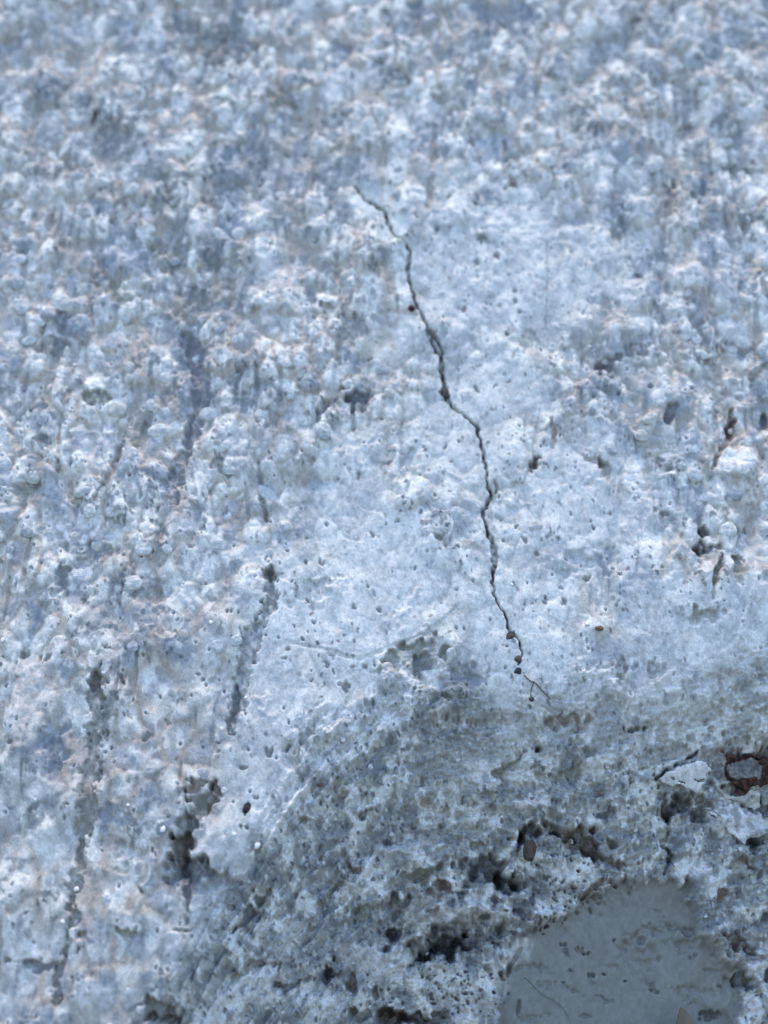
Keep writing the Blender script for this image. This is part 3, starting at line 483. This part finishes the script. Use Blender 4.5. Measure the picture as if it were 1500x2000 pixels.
# ------------------------------------------------------------------ the wall as meshes: main skin, smooth patch, cracks
NV = NX*NY
idx = np.arange(NV).reshape(NY, NX)
quads = np.stack([idx[:-1, :-1], idx[1:, :-1], idx[1:, 1:], idx[:-1, 1:]], -1).reshape(-1, 4)
Pf = P.reshape(-1, 3).astype(np.float32); Cf = np.clip(C.reshape(-1, 3), .01, .9).astype(np.float32); Rf = rough.reshape(-1).astype(np.float32)
def fmask(a): return ((a[:-1, :-1]+a[1:, 1:]+a[1:, :-1]+a[:-1, 1:])/4).reshape(-1)
mP = fmask(sdP) > 0
core = (fmask((np.abs(EX)+np.abs(EY) > 0).astype(float)) < .1)
mC = (fmask(CRACKMASK) > .5) & core & ~mP
# vertex normals of the whole skin, so that the seams between the pieces do not show
def grid_mesh(name, sel, mat, parent=None):
    q = quads[sel]; used, inv = np.unique(q, return_inverse=True)
    q = inv.reshape(-1, 4)
    me = bpy.data.meshes.new(name)
    me.vertices.add(len(used)); me.vertices.foreach_set('co', Pf[used].ravel())
    me.loops.add(q.size); me.loops.foreach_set('vertex_index', q.ravel().astype(np.int32))
    me.polygons.add(len(q)); me.polygons.foreach_set('loop_start', np.arange(0, q.size, 4, dtype=np.int32))
    me.polygons.foreach_set('use_smooth', np.ones(len(q), bool))
    me.update(calc_edges=True)
    a = me.attributes.new('mineral', 'FLOAT_COLOR', 'POINT'); a.data.foreach_set('color', np.c_[Cf[used], np.ones(len(used), np.float32)].ravel())
    g = me.attributes.new('gloss', 'FLOAT', 'POINT'); g.data.foreach_set('value', Rf[used])
    me.materials.append(mat)
    o = bpy.data.objects.new(name, me); COL.objects.link(o)
    if parent: o.parent = parent
    return o
wall = grid_mesh('concrete_wall', ~(mP | mC), M_wall)
wall['kind'] = 'structure'
wall['label'] = 'rough weathered pale concrete wall face with grainy lumps, pits and a broken lower corner'
pt = grid_mesh('smooth_patch', mP, M_patch, wall); pt['label'] = 'smooth dull grey patch laid bare in the broken corner'
ck = grid_mesh('crack', mC, M_crack, wall); ck['label'] = 'thin dark crack running down the wall'
print('verts', NV)

# ------------------------------------------------------------------ placing things on the wall
def at(px, py, lift=0.0):
    """world point on the wall surface seen at this place, lifted by so many source pixels"""
    j = int(round((px-cx[0])/STEP))+ix0; i = int(round((py-cy[0])/STEP))+iy0
    i = min(max(i, 0), NY-1); j = min(max(j, 0), NX-1)
    return Vector(P[i, j]+N*lift*S)
BASIS = Matrix((U, V, N)).transposed().to_4x4()      # local x right, y up the wall, z out of the wall
def mesh_obj(name, vs, fs, mat, parent=None, smooth=True):
    me = bpy.data.meshes.new(name); me.from_pydata([tuple(q) for q in vs], [], fs); me.update()
    for p in me.polygons: p.use_smooth = smooth
    me.materials.append(mat)
    o = bpy.data.objects.new(name, me); COL.objects.link(o)
    if parent: o.parent = parent
    return o
def tag(o, label, cat, group=None):
    o['label'] = label; o['category'] = cat
    if group: o['group'] = group
    return o

# stones: lumpy ico spheres, shared meshes
import bmesh
def stone_mesh(seed, mat, name='stone', sub=2, rough_=.22):
    r = random.Random(seed); bm = bmesh.new(); bmesh.ops.create_icosphere(bm, subdivisions=sub, radius=1)
    ks = [(Vector((r.gauss(0, 1), r.gauss(0, 1), r.gauss(0, 1))).normalized(), r.uniform(.55, .95)) for _ in range(7)]
    for vtx in bm.verts:
        c = vtx.co.copy()
        for n_, d_ in ks:                                # planed off faces, as of a broken grain
            e = c.dot(n_)-d_
            if e > 0: c -= n_*e*.8
        vtx.co = c*(1+r.uniform(-1, 1)*rough_*.25)
    me = bpy.data.meshes.new(name); bm.to_mesh(me); bm.free()
    for p in me.polygons: p.use_smooth = True
    me.materials.append(mat); return me
M_grain = plain_mat('mineral_grain', (.54, .57, .58), (.78, .81, .81), 1.6, .7, .35, .2, .2,
                    rnd=[(.98, .98, .97), (.90, .92, .94), (.84, .86, .88), (.66, .69, .74), (1, 1, 1), (.90, .88, .84), (.94, .96, .98), (1, .99, .98)])
variants = [stone_mesh(100+k, M_grain) for k in range(14)]
rs = random.Random(3)
placed = []
def near(x, y, r): return any((x-a)**2+(y-b)**2 < (r+c)**2*.8 for a, b, c in placed)
count = 0
tries = 0
while count < 285 and tries < 20000:
    tries += 1
    x = rs.uniform(-10, 1510); y = rs.uniform(-10, 2010)
    jj = min(max(int((x-cx[0])/STEP)+ix0, 0), NX-1); ii = min(max(int((y-cy[0])/STEP)+iy0, 0), NY-1)
    if zD[ii, jj] > .02 or CRACKMASK[max(ii-8, 0):ii+8, max(jj-8, 0):jj+8].max() > 0: continue
    if zS[ii, jj] > .4 and rs.random() < .85: continue
    if y > 1080 and zC[ii, jj] < .6 and rs.random() < .8: continue
    if zC[ii, jj] > .5 and rs.random() < .55: continue
    r = rs.uniform(10, 22)*(1 if zC[ii, jj] < .5 else .42)*(1-.35*min(1, max(0, (y-900)/700)))
    if near(x, y, r): continue
    if f1[ii, jj] > .45: continue
    placed.append((x, y, r))
    o = bpy.data.objects.new('stone', variants[rs.randrange(14)]); COL.objects.link(o)
    o.parent = wall
    a = rs.uniform(0, 6.28)
    o.matrix_local = Matrix.Translation(at(x, y, -r*.22)) @ BASIS @ Matrix.Rotation(a, 4, 'Z') @ Matrix.Diagonal((r*S*rs.uniform(.9, 1.25), r*S*rs.uniform(.7, 1), r*S*rs.uniform(.45, .65), 1))
    count += 1
print('stones', count, tries)

# pale quartz crystals, their glint painted in as near-white colour
M_cry = plain_mat('quartz_painted_glint', (.86, .88, .9), (.9, .9, .9), 900, .08, .1, .00002, .9)
cry = [stone_mesh(300+k, M_cry, 'crystal', 1) for k in range(4)]
for i, (x, y, r) in enumerate([(149, 1735, 7), (320, 1622, 7), (126, 1802, 5), (167, 1632, 4), (240, 875, 6), (147, 711, 6), (275, 1060, 4), (413, 1220, 5), (453, 240, 4), (424, 218, 5), (315, 65, 8),
                  (235, 120, 6), (423, 383, 6), (220, 347, 5), (1427, 360, 6), (1400, 500, 5), (822, 80, 6), (868, 130, 7), (8, 1253, 6), (252, 1575, 4), (503, 1655, 8), (1000, 1143, 4), (590, 262, 5), (460, 1632, 5), (480, 1362, 4)]):
    o = bpy.data.objects.new('crystal', cry[i % 4]); COL.objects.link(o); o.parent = wall
    o.matrix_local = Matrix.Translation(at(x, y, r*.35)) @ BASIS @ Matrix.Rotation(i*1.3, 4, 'Z') @ Matrix.Diagonal((r*S, r*S*.8, r*S*.6, 1))

# thin pieces that lie on the wall: cut to an outline, following the relief, with a real thickness
def plate(name, poly, mat, col, lift, thick, wigg=2.5, var=.12, parent=None, gaps=(), hole=None, flat=.0, relief=1.5):
    xs0 = min(p[0] for p in poly)-8; xs1 = max(p[0] for p in poly)+8; ys0 = min(p[1] for p in poly)-8; ys1 = max(p[1] for p in poly)+8
    ys, xs = win(xs0, xs1, ys0, ys1); x_0, y_0 = (xs0+xs1)/2, (ys0+ys1)/2
    px, py = PX[ys, xs], PY[ys, xs]
    sd_ = poly_sd(px+wigg*(W1[ys, xs]+.8*W4[ys, xs]), py+wigg*(W2[ys, xs]+.8*W3[ys, xs]), poly)
    if hole: sd_ = np.minimum(sd_, -poly_sd(px+wigg*1.4*W3[ys, xs], py+wigg*1.4*W1[ys, xs], hole))
    for a, b, wd in gaps:
        a = np.array(a, float); b = np.array(b, float); e = b-a
        t = np.clip(((px-a[0])*e[0]+(py-a[1])*e[1])/(e@e), 0, 1)
        sd_ = np.minimum(sd_, np.hypot(px+1.5*W3[ys, xs]-a[0]-t*e[0], py+1.5*W4[ys, xs]-a[1]-t*e[1])-wd*(1-.6*t))
    hh = HT[ys, xs]; in_ = sd_ > 0
    cf = np.linalg.lstsq(np.c_[px[in_]-x_0, py[in_]-y_0, np.ones(in_.sum())], hh[in_], rcond=None)[0]; hm = cf[0]*(px-x_0)+cf[1]*(py-y_0)+cf[2]
    h = mix(hh, hm, flat)+lift(px, py)+relief*W1[ys, xs]+.5*relief*W3[ys, xs]-1.2*np.exp(-np.maximum(sd_, 0)/2.0)
    Q = (X[ys, xs]*S)[..., None]*U+(-Y[ys, xs]*S)[..., None]*V+(h*S)[..., None]*N
    m_ = sd_ > 0
    n0, n1 = m_.shape; ii = np.arange(n0*n1).reshape(n0, n1)
    fm = (m_[:-1, :-1].astype(int)+m_[1:, 1:]+m_[1:, :-1]+m_[:-1, 1:]) >= 3
    q = np.stack([ii[:-1, :-1], ii[1:, :-1], ii[1:, 1:], ii[:-1, 1:]], -1)[fm]
    used, inv = np.unique(q, return_inverse=True); q = inv.reshape(-1, 4); nv = len(used)
    T = Q.reshape(-1, 3)[used]; Bt = T-N*thick*S
    ed = {}
    for f in q:
        for k in range(4):
            e = (f[k], f[(k+1) % 4])
            if (e[1], e[0]) in ed: del ed[(e[1], e[0])]
            else: ed[e] = 1
    fs = [tuple(int(c) for c in f) for f in q]+[tuple(int(c)+nv for c in f[::-1]) for f in q]+[(int(b), int(a), int(a)+nv, int(b)+nv) for a, b in ed]
    o = mesh_obj(name, np.r_[T, Bt], fs, mat, parent)
    cc_ = np.clip(col(px, py).reshape(-1, 3)[used]*(1+var*(W3[ys, xs]+W5[ys, xs]).reshape(-1)[used])[:, None], .005, .88)
    cc_ = np.r_[cc_, cc_]
    a = o.data.attributes.new('mineral', 'FLOAT_COLOR', 'POINT'); a.data.foreach_set('color', np.c_[cc_, np.ones(2*nv)].astype(np.float32).ravel())
    g = o.data.attributes.new('gloss', 'FLOAT', 'POINT'); g.data.foreach_set('value', np.full(2*nv, .6, np.float32))
    return o
def flatcol(c, c2=None, sc=20, k=4):
    def f(px, py):
        out = np.zeros(px.shape+(3,)); out[:] = c
        if c2 is not None: out = colmix(out, c2, sstep(-.2, .3, fbm(px, py, sc, k, 3)))
        return out
    return f
fl = plate('paint_flake', [(1282, 1525), (1304, 1511), (1322, 1505), (1340, 1497), (1356, 1491), (1374, 1493), (1387, 1508), (1374, 1516), (1377, 1528), (1370, 1537), (1362, 1551), (1348, 1546), (1330, 1538), (1308, 1539), (1288, 1534)],
    M_wall, flatcol((.80, .81, .82), (.64, .65, .67), 12), lambda x, y: 11+.05*(1560-y)+.03*(x-1280), 2.6, gaps=[((1372, 1527), (1354, 1528), 2.6), ((1306, 1524), (1334, 1534), 1.8)], flat=.9, relief=2)
tag(fl, 'thin white flake with torn edges lifting off the wall left of the rusty ring', 'flake')
ch = plate('concrete_chip', [(1392, 1522), (1404, 1534), (1420, 1551), (1440, 1556), (1462, 1545), (1480, 1542), (1490, 1556), (1489, 1571), (1478, 1577), (1462, 1570), (1440, 1562), (1418, 1559), (1406, 1546)],
    M_wall, flatcol((.66, .67, .66), (.45, .46, .45)), lambda x, y: 7+0*x, 5, flat=.7)
tag(ch, 'pale chip of concrete curving round under the rusty ring', 'chip')
c2_ = plate('concrete_chip', [(1385, 1588), (1398, 1576), (1430, 1570), (1448, 1578), (1462, 1600), (1492, 1630), (1484, 1637), (1462, 1637), (1448, 1650), (1430, 1632), (1410, 1608)],
    M_wall, flatcol((.68, .69, .71), (.36, .37, .38), 14), lambda x, y: 4+.10*np.clip(y-1580, 0, 60), 5, flat=.6, relief=3)
tag(c2_, 'slanting grey and white chip standing off over the black slot at the right edge', 'chip')
ring = bpy.data.objects.new('rusty_ring', None); COL.objects.link(ring)
ring.location = at(1454, 1507); ring.empty_display_size = .001
def ell(cx_, cy_, rx, ry, n=28, a=0): return [(cx_+rx*math.cos(t)*math.cos(a)-ry*math.sin(t)*math.sin(a), cy_+rx*math.cos(t)*math.sin(a)+ry*math.sin(t)*math.cos(a)) for t in [2*math.pi*k/n for k in range(n)]]
rim = plate('rim', ell(1458, 1507, 46, 33, a=.12), M_crack, flatcol((.085, .036, .030), (.03, .02, .018), 9), lambda x, y: 9+0*x, 10, wigg=6, var=.5, hole=ell(1454, 1503, 37, 23, a=.08), flat=.9, relief=3.5)
core_ = plate('core', ell(1454, 1503, 36, 22, a=.08), M_wall, flatcol((.22, .225, .23), (.14, .145, .15), 10), lambda x, y: 6+0*x, 8, wigg=3, var=.25, flat=.9, relief=3)
bpy.context.view_layer.update()
for o in (rim, core_):
    o.parent = ring; o.matrix_parent_inverse = ring.matrix_world.inverted()
rim['label'] = 'crumbling dark red rust rim'
tag(ring, 'dark rusty ring round a grey oval core, sunk in the concrete at the right edge', 'ring')

# crumbs and pebbles caught in and beside the crack
def crumb(name, x, y, rx, ry, lift, c1, c2, label, cat, seed, ang=0, rough=.6):
    m = plain_mat(name+'_'+cat, c1, c2, 1.6, rough, .5, .2, .4)
    me = stone_mesh(seed, m, name, 3, .25)
    o = bpy.data.objects.new(name, me); COL.objects.link(o)
    o.matrix_world = Matrix.Translation(at(x, y, lift)) @ BASIS @ Matrix.Rotation(math.radians(ang), 4, 'Z') @ Matrix.Diagonal((rx*S, ry*S, min(rx, ry)*S*.8, 1))
    tag(o, label, cat)
crumb('crumb', 803, 605, 8, 9, 4, (.07, .012, .012), (.035, .01, .012), 'small dark red crumb wedged against the left side of the long crack', 'crumb', 7, 30)
crumb('pebble', 867, 766, 12, 14, 5, (.035, .042, .05), (.07, .08, .085), 'round blue black pebble stuck in the widest knot of the long crack', 'pebble', 8)
crumb('crumb', 996, 1243, 9, 9, -2, (.10, .085, .07), (.05, .045, .04), 'olive brown crumb left of the crack near its lower end', 'crumb', 9)
crumb('crumb', 1013, 1288, 8, 7, -1, (.14, .10, .08), (.08, .062, .052), 'reddish brown crumb at the lower end of the long crack', 'crumb', 10)
crumb('crumb', 1010, 1312, 9, 7, -1, (.03, .035, .045), (.05, .055, .065), 'black crumb just below the reddish brown one under the crack', 'crumb', 11, 20)
crumb('crumb', 1231, 1524, 5, 8, 5, (.34, .20, .09), (.20, .14, .08), 'tiny orange crumb on the wall left of the white flake', 'crumb', 12, -10)
crumb('pebble', 1031, 1668, 14, 21, 12, (.12, .085, .065), (.065, .05, .045), 'brown oblong pebble bedded in pale crust above the smooth patch', 'pebble', 13, -6, .4)
crumb('crumb', 482, 1577, 7, 8, 12, (.03, .028, .035), (.05, .04, .04), 'round black crumb in the hollow at the lower left', 'crumb', 14)
crumb('crumb', 1036, 1372, 5, 5, 3, (.10, .06, .05), (.05, .04, .04), 'tiny brown crumb hanging under the bent fibre', 'crumb', 15)
crumb('crumb', 625, 1535, 7, 4, 3, (.25, .12, .08), (.18, .10, .08), 'tiny flat orange brown crumb on the grey skin left of centre', 'crumb', 16)
crumb('crumb', 1170, 1231, 9, 5, 3, (.24, .15, .09), (.14, .1, .08), 'flat orange brown crumb right of the lower end of the crack', 'crumb', 17)
# fibres
def fibre(pts, r, col, label, lifts):
    from mathutils import geometry
    P3 = [at(x, y, l) for (x, y), l in zip(pts, lifts)]
    F = []
    for i in range(len(P3)-1):
        a = P3[max(i-1, 0)]; b = P3[i]; c = P3[i+1]; d = P3[min(i+2, len(P3)-1)]
        for k in range(6):
            t = k/6; F.append(.5*((2*b)+(c-a)*t+(2*a-5*b+4*c-d)*t*t+(3*b-a-3*c+d)*t**3))
    F.append(P3[-1])
    vs, fs = [], []
    for i, p in enumerate(F):
        t = (F[min(i+1, len(F)-1)]-F[max(i-1, 0)]).normalized(); s1 = t.cross(Vector(N)).normalized(); s2 = s1.cross(t)
        rr = r*S*(1-.5*i/len(F))
        for k in range(6):
            a = k*math.pi/3; vs.append(p+(s1*math.cos(a)+s2*math.sin(a))*rr)
    for i in range(len(F)-1):
        for k in range(6): fs.append((i*6+k, i*6+(k+1) % 6, (i+1)*6+(k+1) % 6, (i+1)*6+k))
    fs.append(tuple(range(5, -1, -1))); n6 = (len(F)-1)*6; fs.append(tuple(range(n6, n6+6)))
    o = mesh_obj('fibre', vs, fs, plain_mat('fibre', col, tuple(c*.7 for c in col), 9000, .5)); tag(o, label, 'fibre')
fibre([(1024, 1322), (1034, 1334), (1046, 1340), (1058, 1352), (1076, 1368)], 1.5, (.10, .08, .06), 'fine bent brown fibre lying below the end of the long crack', [3, 5, 7, 6, 4])
fibre([(1041, 1335), (1036, 1350), (1035, 1370)], 1.1, (.09, .07, .05), 'short brown fibre hanging straight down beside the bent one', [5, 5, 4])
fibre([(1025, 1908), (1042, 1925), (1060, 1942), (1085, 1955), (1105, 1975), (1120, 2005)], .65, (.09, .085, .08), 'long thin dark hair curving over the lower left of the smooth patch', [2, 4, 5, 5, 5, 4])
fibre([(1350, 1580), (1390, 1583), (1405, 1598), (1440, 1618)], .9, (.12, .12, .12), 'thin grey fibre across the hollow below the white flake', [30, 12, 9, 8])
# tan sliver sticking up in front
b0 = at(1325, 2000, 60)
def q_(dx, dy, dz): return b0+Vector((U*dx-V*dy+N*dz)*S)
vs = [q_(-4, -26, 4), q_(4, -22, 5), q_(20, 2, 2), q_(34, 40, 0), q_(30, 90, -10), q_(-30, 90, -10), q_(-24, 45, 0), q_(-13, 0, 2)]
vs += [v_-Vector(N*7*S) for v_ in vs]
fs = [(0, 7, 6, 5, 4, 3, 2, 1), (8, 9, 10, 11, 12, 13, 14, 15)]+[(i, (i+1) % 8, (i+1) % 8+8, i+8) for i in range(8)]
tag(mesh_obj('sliver', vs, fs, plain_mat('dry_tan_sliver', (.17, .14, .10), (.12, .10, .075), 700, .7), smooth=False), 'tan pointed sliver standing up at the bottom edge in front of the smooth patch', 'sliver')
